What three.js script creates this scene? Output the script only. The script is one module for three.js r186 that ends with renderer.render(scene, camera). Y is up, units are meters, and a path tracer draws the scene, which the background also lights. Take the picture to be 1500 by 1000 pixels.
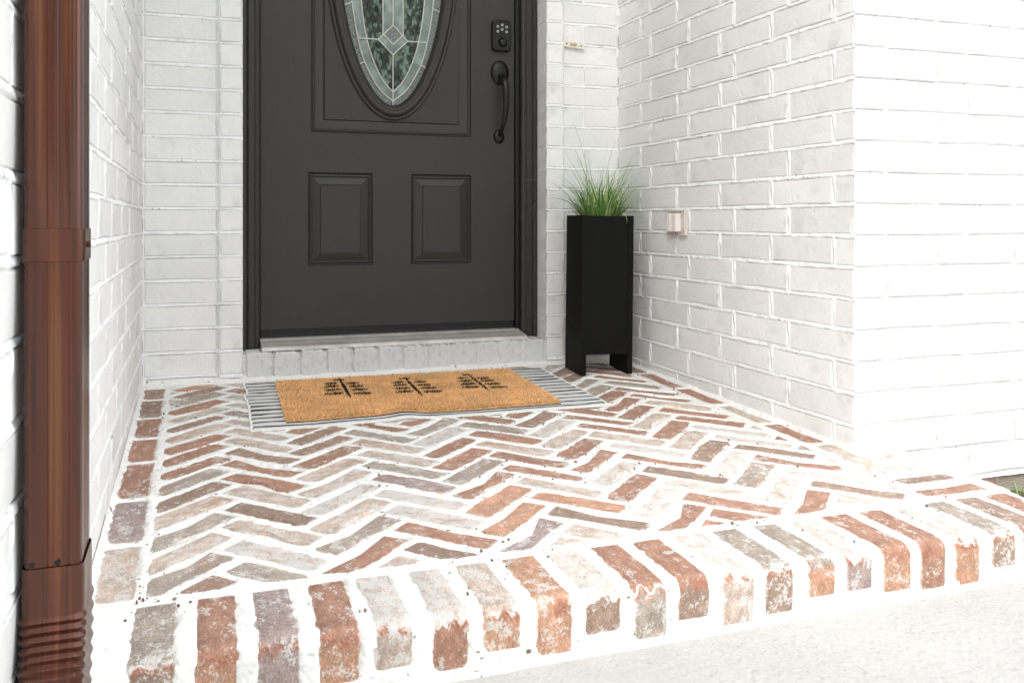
import * as THREE from 'three';
import { mergeGeometries, mergeVertices, toCreasedNormals } from 'three/addons/utils/BufferGeometryUtils.js';

// ---------- camera, sky, sun, exposure ----------
const scene = new THREE.Scene();
const F = 1314.4, YAW = 0.3399;
const camera = new THREE.PerspectiveCamera(2 * Math.atan(500 / F) * 180 / Math.PI, 1.5, 0.02, 200);
camera.position.set(-1.4939, 0.552, 3.0342);
camera.lookAt(-1.4939 + Math.sin(YAW), 0.552, 3.0342 - Math.cos(YAW));
camera.setViewOffset(1500, 1000, 0, 175, 1500, 1000);      // level camera with the lens shifted down
camera.updateProjectionMatrix();
{ // bright overcast sky
  const w = 128, h = 64, d = new Float32Array(w * h * 4);
  for (let j = 0; j < h; j++) for (let i = 0; i < w; i++) {
    const el = (j + .5) / h * Math.PI - Math.PI / 2, s = Math.max(0, Math.sin(el));
    const l = (0.97 + 0.06 * s), o = (j * w + i) * 4;
    d[o] = l * .965; d[o + 1] = l; d[o + 2] = l * 1.06; d[o + 3] = 1;
  }
  const t = new THREE.DataTexture(d, w, h, THREE.RGBAFormat, THREE.FloatType);
  t.mapping = THREE.EquirectangularReflectionMapping; t.magFilter = t.minFilter = THREE.LinearFilter; t.needsUpdate = true;
  scene.background = t; scene.environment = t;
}
const sun = new THREE.DirectionalLight(0xfffaf2, .6);
sun.position.set(-6.3, 5.6, 9); sun.target.position.set(-.8, 0, 1); scene.add(sun, sun.target);
sun.castShadow = true; sun.shadow.radius = 45; sun.shadow.mapSize.set(2048, 2048);
Object.assign(sun.shadow.camera, { left: -5, right: 5, top: 5, bottom: -5, near: .5, far: 30 });
const renderer = new THREE.WebGLRenderer({ antialias: true });
renderer.toneMapping = THREE.LinearToneMapping; renderer.toneMappingExposure = 2.75;
renderer.shadowMap.enabled = true;

// ---------- helpers ----------
function rng(seed) { let s = seed >>> 0; return () => { s = (s + 0x6d2b79f5) | 0; let t = Math.imul(s ^ (s >>> 15), 1 | s); t = (t + Math.imul(t ^ (t >>> 7), 61 | t)) ^ t; return ((t ^ (t >>> 14)) >>> 0) / 4294967296; }; }
function h2(i, j) { let n = Math.imul(i, 374761393) + Math.imul(j, 668265263) | 0; n = Math.imul(n ^ (n >>> 13), 1274126177); return ((n ^ (n >>> 16)) >>> 0) / 4294967296; }
function vn(x, y) { const i = Math.floor(x), j = Math.floor(y), a = x - i, b = y - j, u = a * a * (3 - 2 * a), v = b * b * (3 - 2 * b);
  return (h2(i, j) * (1 - u) + h2(i + 1, j) * u) * (1 - v) + (h2(i, j + 1) * (1 - u) + h2(i + 1, j + 1) * u) * v; }
function fbm(x, y, o = 3) { let s = 0, a = .5, t = 0; for (let k = 0; k < o; k++) { s += a * vn(x + k * 17.3, y - k * 9.1); t += a; a *= .5; x *= 2.03; y *= 2.03; } return s / t; }
const sst = (a, b, x) => { const t = Math.min(1, Math.max(0, (x - a) / (b - a))); return t * t * (3 - 2 * t); };
const lerp = (a, b, t) => a + (b - a) * t, clamp = (x, a, b) => Math.min(b, Math.max(a, x));
const taken = {};
function numbered(n) { const k = taken[n] = (taken[n] ?? -1) + 1; return k ? n + '_' + String(k).padStart(3, '0') : n; }
function thing(name, label, category, pos = [0, 0, 0], extra = {}) { const o = new THREE.Group(); o.name = numbered(name); o.position.set(...pos); o.userData = { label, category, ...extra }; scene.add(o); return o; }
function part(name, geo, mat, parent) { const m = new THREE.Mesh(geo, mat); m.name = name; m.castShadow = m.receiveShadow = true; parent.add(m); return m; }
function structure(name, geo, mat, label, category) { const m = part(name, geo, mat, scene); m.name = numbered(name); m.userData = { kind: 'structure', label, category }; return m; }
function box(x0, x1, y0, y1, z0, z1) { const g = new THREE.BoxGeometry(x1 - x0, y1 - y0, z1 - z0); g.translate((x0 + x1) / 2, (y0 + y1) / 2, (z0 + z1) / 2); return g; }
function geoFrom(pos, idx, uv) { const g = new THREE.BufferGeometry(); g.setAttribute('position', new THREE.Float32BufferAttribute(pos, 3)); if (uv) g.setAttribute('uv', new THREE.Float32BufferAttribute(uv, 2)); g.setIndex(idx); g.computeVertexNormals(); return g; }
function crease(g, a = .5) { return toCreasedNormals(g, a); }
function texOf(w, h, fn, srgb = true, rep) { // fn(x,y) -> [r,g,b] 0..1 in sRGB
  const d = new Uint8Array(w * h * 4);
  for (let y = 0; y < h; y++) for (let x = 0; x < w; x++) { const c = fn(x, y), o = (y * w + x) * 4; d[o] = clamp(c[0] * 255, 0, 255); d[o + 1] = clamp(c[1] * 255, 0, 255); d[o + 2] = clamp(c[2] * 255, 0, 255); d[o + 3] = 255; }
  const t = new THREE.DataTexture(d, w, h); t.magFilter = THREE.LinearFilter; t.minFilter = THREE.LinearMipmapLinearFilter; t.generateMipmaps = true; t.wrapS = t.wrapT = THREE.RepeatWrapping;
  if (srgb) t.colorSpace = THREE.SRGBColorSpace; if (rep) t.repeat.set(rep, rep); t.needsUpdate = true; return t;
}
const std = (o) => new THREE.MeshStandardMaterial({ roughness: .85, ...o });

// ---------- materials ----------
// uv of walls and floor in metres; a texture covers one metre
function wrapN(x, y, n, s, o = 3) { // tiling fbm over n cells
  let t = 0, a = .5, w = 0; for (let k = 0; k < o; k++) { const m = n << k, X = x * m, Y = y * m, i = Math.floor(X), j = Math.floor(Y), p = X - i, q = Y - j, u = p * p * (3 - 2 * p), v = q * q * (3 - 2 * q), i1 = (i + 1) % m, j1 = (j + 1) % m, z = s + k * 101;
    t += a * ((h2(i + z, j) * (1 - u) + h2(i1 + z, j) * u) * (1 - v) + (h2(i + z, j1) * (1 - u) + h2(i1 + z, j1) * u) * v); w += a; a *= .55; } return t / w; }
const paintBump = texOf(1024, 1024, (x, y) => { const u = x / 1024, v = y / 1024;
  let b = .45 * wrapN(u, v, 24, 3, 3) + .35 * wrapN(u, v, 90, 7, 2) + .2 * wrapN(u * 1, v, 200, 9, 1);
  const pit = wrapN(u, v, 46, 23, 2); if (pit > .74) b -= (pit - .74) * 2.2; return [b, b, b]; }, false);
function paintTex(base, seed, specks, amp = .035) { return texOf(1024, 1024, (x, y) => { const u = x / 1024, v = y / 1024;
  let s = 1 + amp * (wrapN(u, v, 9, seed, 4) - .5) * 2 + .02 * (wrapN(u, v, 120, seed + 5, 2) - .5);
  const st = wrapN(u, v, 14, seed + 31, 4); if (st > .66) s -= (st - .66) * .35;               // thin grey patches in the brushed paint
  let c = [base[0] * s, base[1] * s, base[2] * s];
  const sp = wrapN(u, v, 150, seed + 57, 2), where = wrapN(u, v, 8, seed + 77, 2);
  if (sp > .9 - .1 * where && where > specks) { const k = clamp((sp - .8) * 9, 0, .75); c = c.map((a, i) => lerp(a, [.42, .36, .3][i], k)); }
  return c; }); }
const whiteMap = paintTex([.915, .913, .9], 11, 2), whiteMap2 = paintTex([.908, .906, .893], 41, 2), mortarMap = paintTex([.94, .942, .936], 71, .55, .02);
const wallMats = [['', whiteMap, 0xffffff], ['', whiteMap2, 0xffffff], ['', whiteMap, 0xfcfcfc], ['', whiteMap2, 0xfafafa]].map(([, map, color]) => std({ map, color, bumpMap: paintBump, bumpScale: .0016, roughness: .78 }));
const mortarMat = std({ map: mortarMap, bumpMap: paintBump, bumpScale: .003, roughness: .85 });
const floorMortarMap = texOf(1024, 1024, (x, y) => { const u = x / 1024, v = y / 1024;
  let s = 1 + .05 * (wrapN(u, v, 7, 5, 4) - .5); let c = [.928 * s, .92 * s, .9 * s];
  const w = wrapN(u, v, 16, 133, 4); if (w > .62) c = c.map((a, i) => lerp(a, [.8, .76, .7][i], clamp((w - .62) * 2, 0, .35)));
  const sp = wrapN(u, v, 110, 91, 2), wh = wrapN(u, v, 10, 17, 3);
  if (sp > .8 && wh > .45) c = c.map((a, i) => lerp(a, [.36, .31, .25][i], clamp((sp - .8) * 9, 0, .85)));
  return c; });
const floorMortarMat = std({ map: floorMortarMap, bumpMap: paintBump, bumpScale: .005, roughness: .92 });
// worn reclaimed bricks: tone + lime residue, several of each tone, one texture covers one brick
const TONES = { R: [[.725, .55, .462], .2], O: [[.82, .63, .515], .22], B: [[.675, .57, .5], .22], G: [[.725, .667, .608], .28], P: [[.84, .755, .69], .44], W: [[.895, .83, .775], .7], M: [[.73, .645, .615], .28] };
const brickMats = {};
{
  let seed = 1;
  for (const [k, [base, lime]] of Object.entries(TONES)) {
    brickMats[k] = [];
    for (let v = 0; v < 4; v++) {
      const s = seed++ * 13.7, r = rng(seed * 77), dr = (r() - .5) * .07, edge = r() * .5, other = TONES[['R', 'B', 'G', 'O'][Math.floor(r() * 4)]][0];
      const map = texOf(256, 96, (x, y) => {
        const u = x / 256 * 2.2, q = y / 96 * .8;
        let m = 1 + .26 * (fbm(u * 4 + s, q * 4, 4) - .5) + .16 * (vn(u * 40 + s, q * 40) - .5) + dr;
        let c = base.map((a) => a * m);
        const patch = sst(.56, .66, fbm(u * 1.6 + s * 3, q * 2.2 + 9, 3)) * .55 * (.4 + edge); c = c.map((a, i) => lerp(a, other[i] * m, patch));
        const gr = vn(u * 70 + s, q * 70 + 3); if (gr > .85) c = c.map((a) => a * .8);
        const l1 = fbm(u * 5 + s * 2, q * 6.5 + 31, 4), l2 = vn(u * 40 + s, q * 46 + 7);
        let w = sst(.7 - lime * .5, .82 - lime * .42, l1 * .72 + l2 * .28) * .9;
        w = Math.max(w, sst(.87 - lime * .1, .93, vn(u * 55 + s * 5, q * 60)) * .7);
        const e = Math.min(x, 255 - x, y * 1.6, (95 - y) * 1.6) / 26; w = Math.max(w, sst(.62, .3, e + l2 * .5) * .75 * sst(.38, .6, l1 + .12));   // lime left along the joints
        return c.map((a, i) => lerp(a, [.93, .915, .89][i], w * .9));
      });
      brickMats[k].push(std({ map, bumpMap: paintBump, bumpScale: .004, roughness: .93 }));
    }
  }
}
const concreteMap = texOf(1024, 1024, (x, y) => { const u = x / 1024, v = y / 1024; let s = .705 + .06 * (wrapN(u, v, 6, 301, 5) - .5) + .06 * (wrapN(u, v, 300, 305, 2) - .5);
  const g = wrapN(u, v, 128, 311, 2); let c = [s, s * .985, s * .955]; if (g > .8) c = c.map((a, i) => lerp(a, [.6, .55, .5][i], clamp((g - .8) * 5, 0, .45))); return c; });
const concreteMat = std({ map: concreteMap, bumpMap: paintBump, bumpScale: .004, roughness: .95 });
const foundationMat = std({ map: concreteMap, color: 0xe2dacb, bumpMap: paintBump, bumpScale: .006, roughness: .95 });
const soilMap = texOf(512, 512, (x, y) => { const u = x / 512, v = y / 512, s = .5 + .9 * (wrapN(u, v, 40, 401, 3) - .5); return [.6 * s + .1, .49 * s + .08, .38 * s + .06]; });
const soilMat = std({ map: soilMap, bumpMap: paintBump, bumpScale: .01, roughness: 1 });
const doorBump = texOf(512, 512, (x, y) => { const u = x / 512, v = y / 512, b = .6 * wrapN(u, v * 1, 60, 501, 2) + .4 * vn(x * .8, y * .05); return [b, b, b]; }, false);
const doorMap = texOf(512, 512, (x, y) => { const u = x / 512, v = y / 512, s = 1 + .1 * (wrapN(u, v, 5, 511, 4) - .5) + .05 * (wrapN(u, v, 80, 517, 2) - .5); return [.178 * s, .166 * s, .15 * s]; });
const doorMat = std({ map: doorMap, bumpMap: doorBump, bumpScale: .0006, roughness: .5 });
const frameMat = std({ map: doorMap, color: 0xe6e6e6, bumpMap: doorBump, bumpScale: .0007, roughness: .5 });
const blackMetal = std({ color: 0x0f0d0c, roughness: .32, metalness: .25 });
const rubber = std({ color: 0x070707, roughness: .5 });
// ---------- convex pieces and mortar sheets ----------
// a piece: polygon (counter-clockwise) in surface coordinates; its face lies at height 0, its body goes down by `deep`
function polyGeo(pts, deep, cham, r, uvOf, jit = .0012) {
  const c = pts.reduce((a, p) => [a[0] + p[0] / pts.length, a[1] + p[1] / pts.length], [0, 0]);
  // corner points plus a point on each long edge
  const ring = [];
  pts.forEach((p, i) => { const q = pts[(i + 1) % pts.length], L = Math.hypot(q[0] - p[0], q[1] - p[1]); ring.push(p); if (L > .12) ring.push([lerp(p[0], q[0], .35 + .3 * r()), lerp(p[1], q[1], .35 + .3 * r())]); });
  const n = ring.length, out = ring.map((p) => [p[0] + (r() - .5) * 2 * jit, p[1] + (r() - .5) * 2 * jit]);
  const pos = [], uv = [], idx = [];
  const add = (x, y, z) => { pos.push(x, y, z); uv.push(...uvOf(x, y, z)); return pos.length / 3 - 1; };
  const inset = (p) => { const d = Math.hypot(p[0] - c[0], p[1] - c[1]) || 1, k = cham * 1.3 / d; return [lerp(p[0], c[0], k), lerp(p[1], c[1], k)]; };
  const top = out.map((p) => { const q = inset(p); return add(q[0], q[1], (r() - .5) * jit); });
  const ctr = add(c[0], c[1], (r() - .3) * jit);
  for (let i = 0; i < n; i++) idx.push(ctr, top[i], top[(i + 1) % n]);
  const ed = out.map((p) => add(p[0], p[1], -cham)), bt = out.map((p) => add(p[0], p[1], -deep));
  for (let i = 0; i < n; i++) { const j = (i + 1) % n; idx.push(top[i], ed[i], ed[j], top[i], ed[j], top[j], ed[i], bt[i], bt[j], ed[i], bt[j], ed[j]); }
  return crease(geoFrom(pos, idx, uv), .35);
}
function hashPolys(polys, round = 0, cell = .1) {
  const m = new Map();
  for (const P of polys) { let a = 1e9, b = -1e9, c = 1e9, d = -1e9; for (const [x, y] of P) { a = Math.min(a, x); b = Math.max(b, x); c = Math.min(c, y); d = Math.max(d, y); }
    P.edges = P.map((p, i) => { const q = P[(i + 1) % P.length], L = Math.hypot(q[0] - p[0], q[1] - p[1]); return [-(q[1] - p[1]) / L, (q[0] - p[0]) / L, p[0], p[1]]; });
    for (let i = Math.floor((a - .02) / cell); i <= Math.floor((b + .02) / cell); i++) for (let j = Math.floor((c - .02) / cell); j <= Math.floor((d + .02) / cell); j++) { const k = i * 4096 + j; if (!m.has(k)) m.set(k, []); m.get(k).push(P); } }
  return (x, y) => { let best = -1; for (const P of m.get(Math.floor(x / cell) * 4096 + Math.floor(y / cell)) || []) { let d = 1, d2 = 1; for (const e of P.edges) { const q = (x - e[2]) * e[0] + (y - e[3]) * e[1]; if (q < d) { d2 = d; d = q; } else if (q < d2) d2 = q; } if (round && d < round && d2 < round) d = round - Math.hypot(round - d, round - d2); if (d > best) best = d; } return best; };
}
// us, vs: sample lists; place(u, v, h) -> [x,y,z]; hOf(u, v, inside)
function sheetGeo(us, vs, polys, place, hOf, round = 0) {
  const inside = hashPolys(polys, round), nu = us.length, nv = vs.length, pos = new Float32Array(nu * nv * 3), uv = new Float32Array(nu * nv * 2), idx = [];
  for (let j = 0; j < nv; j++) for (let i = 0; i < nu; i++) { const k = j * nu + i, p = place(us[i], vs[j], hOf(us[i], vs[j], inside(us[i], vs[j]))); pos.set(p, k * 3); uv[k * 2] = us[i]; uv[k * 2 + 1] = vs[j]; }
  for (let j = 0; j < nv - 1; j++) for (let i = 0; i < nu - 1; i++) { const a = j * nu + i; idx.push(a, a + 1, a + nu, a + 1, a + nu + 1, a + nu); }
  const g = new THREE.BufferGeometry(); g.setAttribute('position', new THREE.BufferAttribute(pos, 3)); g.setAttribute('uv', new THREE.BufferAttribute(uv, 2)); g.setIndex(idx); g.computeVertexNormals(); return g;
}
const range = (a, b, s) => { const n = Math.max(1, Math.round((b - a) / s)); return Array.from({ length: n + 1 }, (_, i) => a + (b - a) * i / n); };

// ---------- painted brick walls ----------
const C = .0762, yLine = (k) => .594 - (k - 6) * C, KTOP = -9, KBOT = 15;     // bed joint k lies at yLine(k); row k is below line k
function bedSamples(k0, k1) { const v = []; for (let k = k1; k >= k0; k--) for (const d of [-.009, -.0062, -.0035, -.001, .0015, .004, .0065, .009, .022, .038, .053]) v.push(yLine(k) + d); return v; }
// a wall face: rows of [u0,u1] joints; frame gives origin, u axis and outward normal
function wallFace(parent, rows, k0, k1, u0, u1, frame, opt = {}) {
  const { jt = .0105, step = .0042, deep = .03, seed = 1, mats = wallMats, ragged = .0026, bottomCut } = opt, r = rng(seed);
  const polys = [], geos = {};
  const M = new THREE.Matrix4().makeBasis(new THREE.Vector3(...frame.u), new THREE.Vector3(0, 1, 0), new THREE.Vector3(...frame.n)).setPosition(...frame.o);
  for (let k = k0; k <= k1; k++) {
    const top = yLine(k) - jt / 2, bot = yLine(k + 1) + jt / 2;
    for (const [a, b] of rows(k)) {
      const ends = opt.flush ? opt.flush(a, b) : [0, 0];
      const x0 = a + (ends[0] ? .002 : jt * .45), x1 = b - (ends[1] ? .002 : jt * .45), w = x1 - x0, h = top - bot;
      if (w < .012) continue;
      const dx = (r() - .5) * .002, dy = (r() - .5) * .0025, tilt = (r() - .5) * .006;
      polys.push([[x0, bot + dy], [x1, bot + dy], [x1, top + dy], [x0, top + dy]]);
      const key = w.toFixed(3) + '_' + Math.floor(r() * 4);
      if (!geos[key]) { const o = [r() * 5, r() * 5]; geos[key] = polyGeo([[-w / 2, -h / 2], [w / 2, -h / 2], [w / 2, h / 2], [-w / 2, h / 2]], deep, .0035, r, (x, y) => [x + o[0], y + o[1]], .0016); }
      const m = part('brick', geos[key], mats[Math.floor(r() * mats.length)], parent);
      const L = new THREE.Matrix4().makeTranslation((x0 + x1) / 2 + dx, (bot + top) / 2 + dy, (r() - .5) * .0016).multiply(new THREE.Matrix4().makeRotationFromEuler(new THREE.Euler((r() - .5) * .008, (r() - .5) * .004, tilt)));
      m.applyMatrix4(M.clone().multiply(L));
    }
  }
  const V = new THREE.Vector3(), vs = bedSamples(k0, k1 + 1).filter((v) => v < yLine(k0) + .001);
  const g = sheetGeo(range(u0, u1, step), vs, polys, (u, v, h) => V.set(u, v, h).applyMatrix4(M).toArray(), (u, v, d) => {
    const n = fbm(u * 70 + seed * 3, v * 70, 3) - .5, n2 = fbm(u * 14 + seed, v * 14, 2) - .5;
    const t = sst(-.003, .003, d - .002 + n * ragged * 2.6 + n2 * .003);
    const q = (((yLine(0) - v) / C) % 1 + 1.5) % 1 - .5;                          // offset from the nearest bed joint, downwards
    const bed = clamp(q * C / .006, -1, 1);
    return lerp((opt.base ?? .0001) + bed * (opt.bed ?? .0017) + n * .0045 + n2 * .003, -.012, t);
  });
  part('mortar', g, opt.mortar || mortarMat, parent);
}
// running bond: joints at off + n * len, alternating by row
const bond = (u0, u1, offA, offB, len = .256, ends = [0, 0]) => (k) => { const off = ((k % 2) + 2) % 2 ? offA : offB, a = [u0]; for (let x = off + Math.ceil((u0 - off + .02) / len) * len; x < u1 - .02; x += len) a.push(x); a.push(u1); return a.slice(1).map((b, i) => [a[i], b]); };

// right porch wall: inner face x = 0 looking towards -x, front face z = 1.28
const rightWall = thing('brick_wall', 'white painted brick wall with the outlet cover, at the right of the porch', 'wall');
{
  const ZF = 1.28;
  wallFace(rightWall, bond(0, ZF, .18, 0), KTOP, 14, 0, ZF, { o: [0, 0, 0], u: [0, 0, 1], n: [-1, 0, 0] }, { seed: 11, flush: (a, b) => [false, b === ZF] });
  const fr = (k) => (((k % 2) + 2) % 2 ? bond(.002, 1.3, 0.256, .256)(k) : bond(.002, 1.3, .1, .1)(k));
  wallFace(rightWall, fr, KTOP, 14, 0, 1.3, { o: [0, 0, ZF], u: [1, 0, 0], n: [0, 0, 1] }, { seed: 23, flush: (a) => [a < .01, false], step: .005, ragged: .003, base: -.008, bed: .007 });
  part('wall_core', box(.012, 1.3, -.088, yLine(KTOP), -.2, ZF - .012), mortarMat, rightWall);
  part('upper_wall', box(.004, 1.3, yLine(KTOP), 2.95, -.2, ZF - .004), mortarMat, rightWall);
  part('foundation', box(.02, 1.3, -.4, -.0885, -.2, ZF - .02), foundationMat, rightWall);
  const r = rng(5), fb = polyGeo([[-.1, -.03], [.1, -.03], [.1, .03], [-.1, .03]], .05, .004, r, (x, y) => [x / .2 + .5, y / .06 + .5]);
  const b = part('foundation_brick', fb, brickMats.B[1], rightWall); b.position.set(.362, -.124, ZF - .008); b.userData.label = 'bare brown brick below the painted wall';
}
// left wall: inner face x = -1.649 looking towards +x; u = z
const XL = -1.649;
const leftWall = thing('brick_wall', 'white painted brick wall with the brown downspout fixed to it', 'wall');
{
  wallFace(leftWall, bond(0, 2.56, .048, .176), KTOP, 16, 0, 2.56, { o: [XL, 0, 2.56], u: [0, 0, -1], n: [1, 0, 0] }, { seed: 37, step: .005 });
  part('wall_core', box(XL - .8, XL - .012, -.4, yLine(KTOP), -.2, 2.56), mortarMat, leftWall);
  part('upper_wall', box(XL - .8, XL - .004, yLine(KTOP), 2.95, -.2, 2.56), mortarMat, leftWall);
}
// back wall with the door opening
const OX0 = -1.348, OX1 = -.292;
const backWall = thing('brick_wall', 'white painted brick wall around the black front door', 'wall');
{
  const fr = { o: [0, 0, 0], u: [1, 0, 0], n: [0, 0, 1] }, fp = { o: [0, 0, .011], u: [1, 0, 0], n: [0, 0, 1] };
  wallFace(backWall, () => [[XL, -1.424]], KTOP, 13, XL, -1.418, fr, { seed: 51, ragged: .0016, jt: .009 });
  wallFace(backWall, () => [[-1.42, OX0]], KTOP, 12, -1.42, OX0, fp, { seed: 53, deep: .09, flush: () => [1, 1], jt: .0075 });
  wallFace(backWall, () => [[OX1, -.2255]], KTOP, 12, OX1, -.2255, fp, { seed: 57, deep: .09, flush: () => [1, 1], jt: .0075 });
  wallFace(backWall, (k) => (k % 2 ? [[-.225, -.14], [-.14, 0]] : [[-.225, 0]]), KTOP, 13, -.2255, 0, fr, { seed: 59, jt: .009 });
  part('wall_core', box(XL, OX0 - .002, -.3, yLine(KTOP), -.25, -.012), mortarMat, backWall);
  part('wall_core', box(OX1 + .002, .012, -.3, yLine(KTOP), -.25, -.012), mortarMat, backWall);
  part('pier_core', box(-1.416, OX0 - .003, yLine(13) + .006, yLine(KTOP), -.1, .002), mortarMat, backWall);
  part('pier_core', box(OX1 + .003, -.229, yLine(13) + .006, yLine(KTOP), -.1, .002), mortarMat, backWall);
  part('upper_wall', box(XL, .012, 2.23, 2.95, -.25, .004), mortarMat, backWall);
  part('upper_wall', box(XL, OX0, yLine(KTOP), 2.23, -.25, .004), mortarMat, backWall);
  part('upper_wall', box(OX1, .012, yLine(KTOP), 2.23, -.25, .004), mortarMat, backWall);
  // rowlock sill under the threshold
  const sillMap = (seed) => texOf(128, 128, (x, y) => { const u = x / 128, v = y / 128, s = 1 + .05 * (fbm(u * 5 + seed, v * 5, 4) - .5); let c = [.945 * s, .943 * s, .93 * s];
    const e = Math.min(x, 127 - x, y, 127 - y) / 14, w = fbm(u * 7 + seed * 3, v * 7, 4); const k = sst(.5, .95, w) * .16 + sst(.6, .1, e) * sst(.55, .66, w) * .6; return c.map((a, i) => lerp(a, [.6, .55, .5][i], k)); });
  const sm = [1, 2, 3, 4].map((i) => std({ map: sillMap(i * 7.3), bumpMap: paintBump, bumpScale: .004, roughness: .85 })), r = rng(91), n = 12, w = (OX1 - OX0 - .016) / n;
  for (let i = 0; i < n; i++) { const g = polyGeo([[-w / 2 + .003, -.044], [w / 2 - .003, -.044], [w / 2 - .003, .044], [-w / 2 + .003, .044]], .12, .004, r, (x, y) => [x / w + .5, y / .088 + .5], .002);
    const b = part('sill_brick', g, sm[Math.floor(r() * 4)], backWall); b.position.set(OX0 + .008 + w * (i + .5), .083 + (r() - .5) * .003, .012 + (r() - .5) * .004); }
  part('sill_mortar', box(OX0, OX1, 0, .122, -.12, .006), floorMortarMat, backWall);
  part('inner_wall', box(OX0, OX1, -.3, .1, -.25, -.121), mortarMat, backWall);
}
// ---------- brick porch floor, falling 3 cm per metre towards the front ----------
const EPS = .03, ZP = 1.28, floorY = (z) => EPS * (ZP - z);
const porch = thing('porch_floor', 'whitewashed reclaimed brick porch floor in herringbone with a rowlock front edge', 'porch floor', [0, 0, ZP]);
porch.rotation.x = Math.atan(EPS); porch.userData.kind = 'structure';
{
  const r = rng(2024), polys = [], ZB = 1.615, ZE = 1.786, XR = .115;        // back end and arris of the front row
  const PICK = [[-1.520,0.086,"R"],[-1.492,0.155,"B"],[-1.485,0.243,"G"],[-1.478,0.318,"R"],[-1.471,0.413,"P"],[-1.482,0.519,"B"],[-1.479,0.601,"P"],[-1.486,0.700,"R"],[-1.487,0.811,"R"],[-1.501,0.918,"R"],[-1.498,1.020,"G"],[-1.506,1.109,"B"],[-1.370,0.069,"B"],[-1.374,0.171,"B"],[-1.378,0.257,"G"],[-1.381,0.329,"G"],[-1.385,0.431,"B"],[-1.386,0.534,"R"],[-1.383,0.616,"P"],[-1.340,0.692,"P"],[-1.345,0.770,"P"],[-1.352,0.871,"B"],[-1.359,0.973,"R"],[-1.366,1.090,"R"],[-1.385,1.165,"P"],[-1.526,1.141,"G"],[-1.511,1.226,"P"],[-1.516,1.337,"G"],[-1.514,1.442,"P"],[-1.519,1.544,"G"],[-1.396,1.166,"P"],[-1.388,1.266,"B"],[-1.394,1.366,"P"],[-1.393,1.458,"W"],[-1.405,1.557,"G"],[-1.463,1.567,"P"],[-1.237,0.669,"B"],[-1.200,0.736,"B"],[-1.291,0.735,"P"],[-1.196,0.829,"B"],[-1.299,0.834,"P"],[-1.195,0.937,"R"],[-1.301,0.926,"R"],[-1.197,1.056,"P"],[-1.306,1.041,"R"],[-1.211,1.149,"P"],[-1.317,1.152,"R"],[-1.319,1.236,"P"],[-1.212,1.246,"W"],[-1.328,1.327,"B"],[-1.213,1.334,"P"],[-1.170,1.407,"G"],[-1.042,0.799,"G"],[-1.052,0.911,"P"],[-1.055,1.016,"P"],[-1.060,1.110,"G"],[-1.059,1.197,"M"],[-1.057,1.304,"W"],[-1.084,1.368,"W"],[-0.942,0.717,"B"],[-0.904,0.758,"G"],[-0.911,0.866,"W"],[-0.912,0.968,"R"],[-0.927,1.067,"R"],[-0.940,1.188,"G"],[-0.729,0.737,"B"],[-0.758,0.825,"G"],[-0.763,0.926,"R"],[-0.765,1.014,"P"],[-0.767,1.128,"R"],[-0.773,1.211,"R"],[-0.775,1.316,"P"],[-0.762,1.390,"O"],[-0.761,1.472,"B"],[-0.858,0.935,"R"],[-0.885,1.058,"R"],[-0.895,1.162,"G"],[-0.904,1.256,"R"],[-0.913,1.342,"O"],[-0.888,1.415,"O"],[-0.614,0.757,"B"],[-0.609,0.864,"W"],[-0.628,0.981,"P"],[-0.631,1.080,"R"],[-0.628,1.173,"R"],[-0.622,1.259,"W"],[-0.608,1.341,"R"],[-0.624,1.435,"W"],[-0.457,0.733,"R"],[-0.480,0.830,"R"],[-0.477,0.940,"R"],[-0.482,1.027,"P"],[-0.486,1.101,"W"],[-0.502,1.179,"B"],[-0.286,0.417,"B"],[-0.283,0.511,"B"],[-0.305,0.649,"R"],[-0.332,0.772,"R"],[-0.335,0.874,"P"],[-0.365,0.996,"R"],[-0.148,0.335,"R"],[-0.149,0.425,"G"],[-0.166,0.506,"B"],[-0.167,0.587,"R"],[-0.184,0.686,"P"],[-0.172,0.804,"R"],[-0.186,0.921,"R"],[-0.191,1.008,"W"],[-0.206,1.093,"W"],[-0.338,0.977,"R"],[-0.335,1.073,"P"],[-0.325,1.152,"B"],[-0.329,1.245,"W"],[-0.320,1.344,"G"],[-0.315,1.435,"W"],[-0.305,1.511,"R"],[-0.474,1.199,"R"],[-0.465,1.298,"B"],[-0.484,1.381,"W"],[-0.461,1.478,"R"],[-0.186,1.196,"B"],[-0.212,1.270,"M"],[-0.235,1.351,"W"],[-0.590,1.420,"P"],[-0.553,1.474,"O"],[-0.593,1.510,"O"],[-0.469,1.546,"O"],[-0.909,1.520,"M"],[-1.022,1.517,"B"],[-1.208,1.443,"G"],[-1.210,1.535,"R"],[-1.079,1.485,"R"],[-1.100,1.562,"B"],[-0.930,1.440,"O"],[-0.793,1.540,"W"]].map((p) => ({ x: p[0], z: p[1], t: p[2] }));
  const ccw = (P) => { let a = 0; P.forEach((p, i) => { const q = P[(i + 1) % P.length]; a += p[0] * q[1] - q[0] * p[1]; }); return a < 0 ? P.slice().reverse() : P; };
  function clip(P, nx, ny, c) { const o = []; P.forEach((p, i) => { const q = P[(i + 1) % P.length], a = p[0] * nx + p[1] * ny - c, b = q[0] * nx + q[1] * ny - c; if (a >= 0) o.push(p); if (a * b < 0) { const t = a / (a - b); o.push([lerp(p[0], q[0], t), lerp(p[1], q[1], t)]); } }); return o; }
  const area = (P) => { let a = 0; P.forEach((p, i) => { const q = P[(i + 1) % P.length]; a += p[0] * q[1] - q[0] * p[1]; }); return Math.abs(a / 2); };
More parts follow.
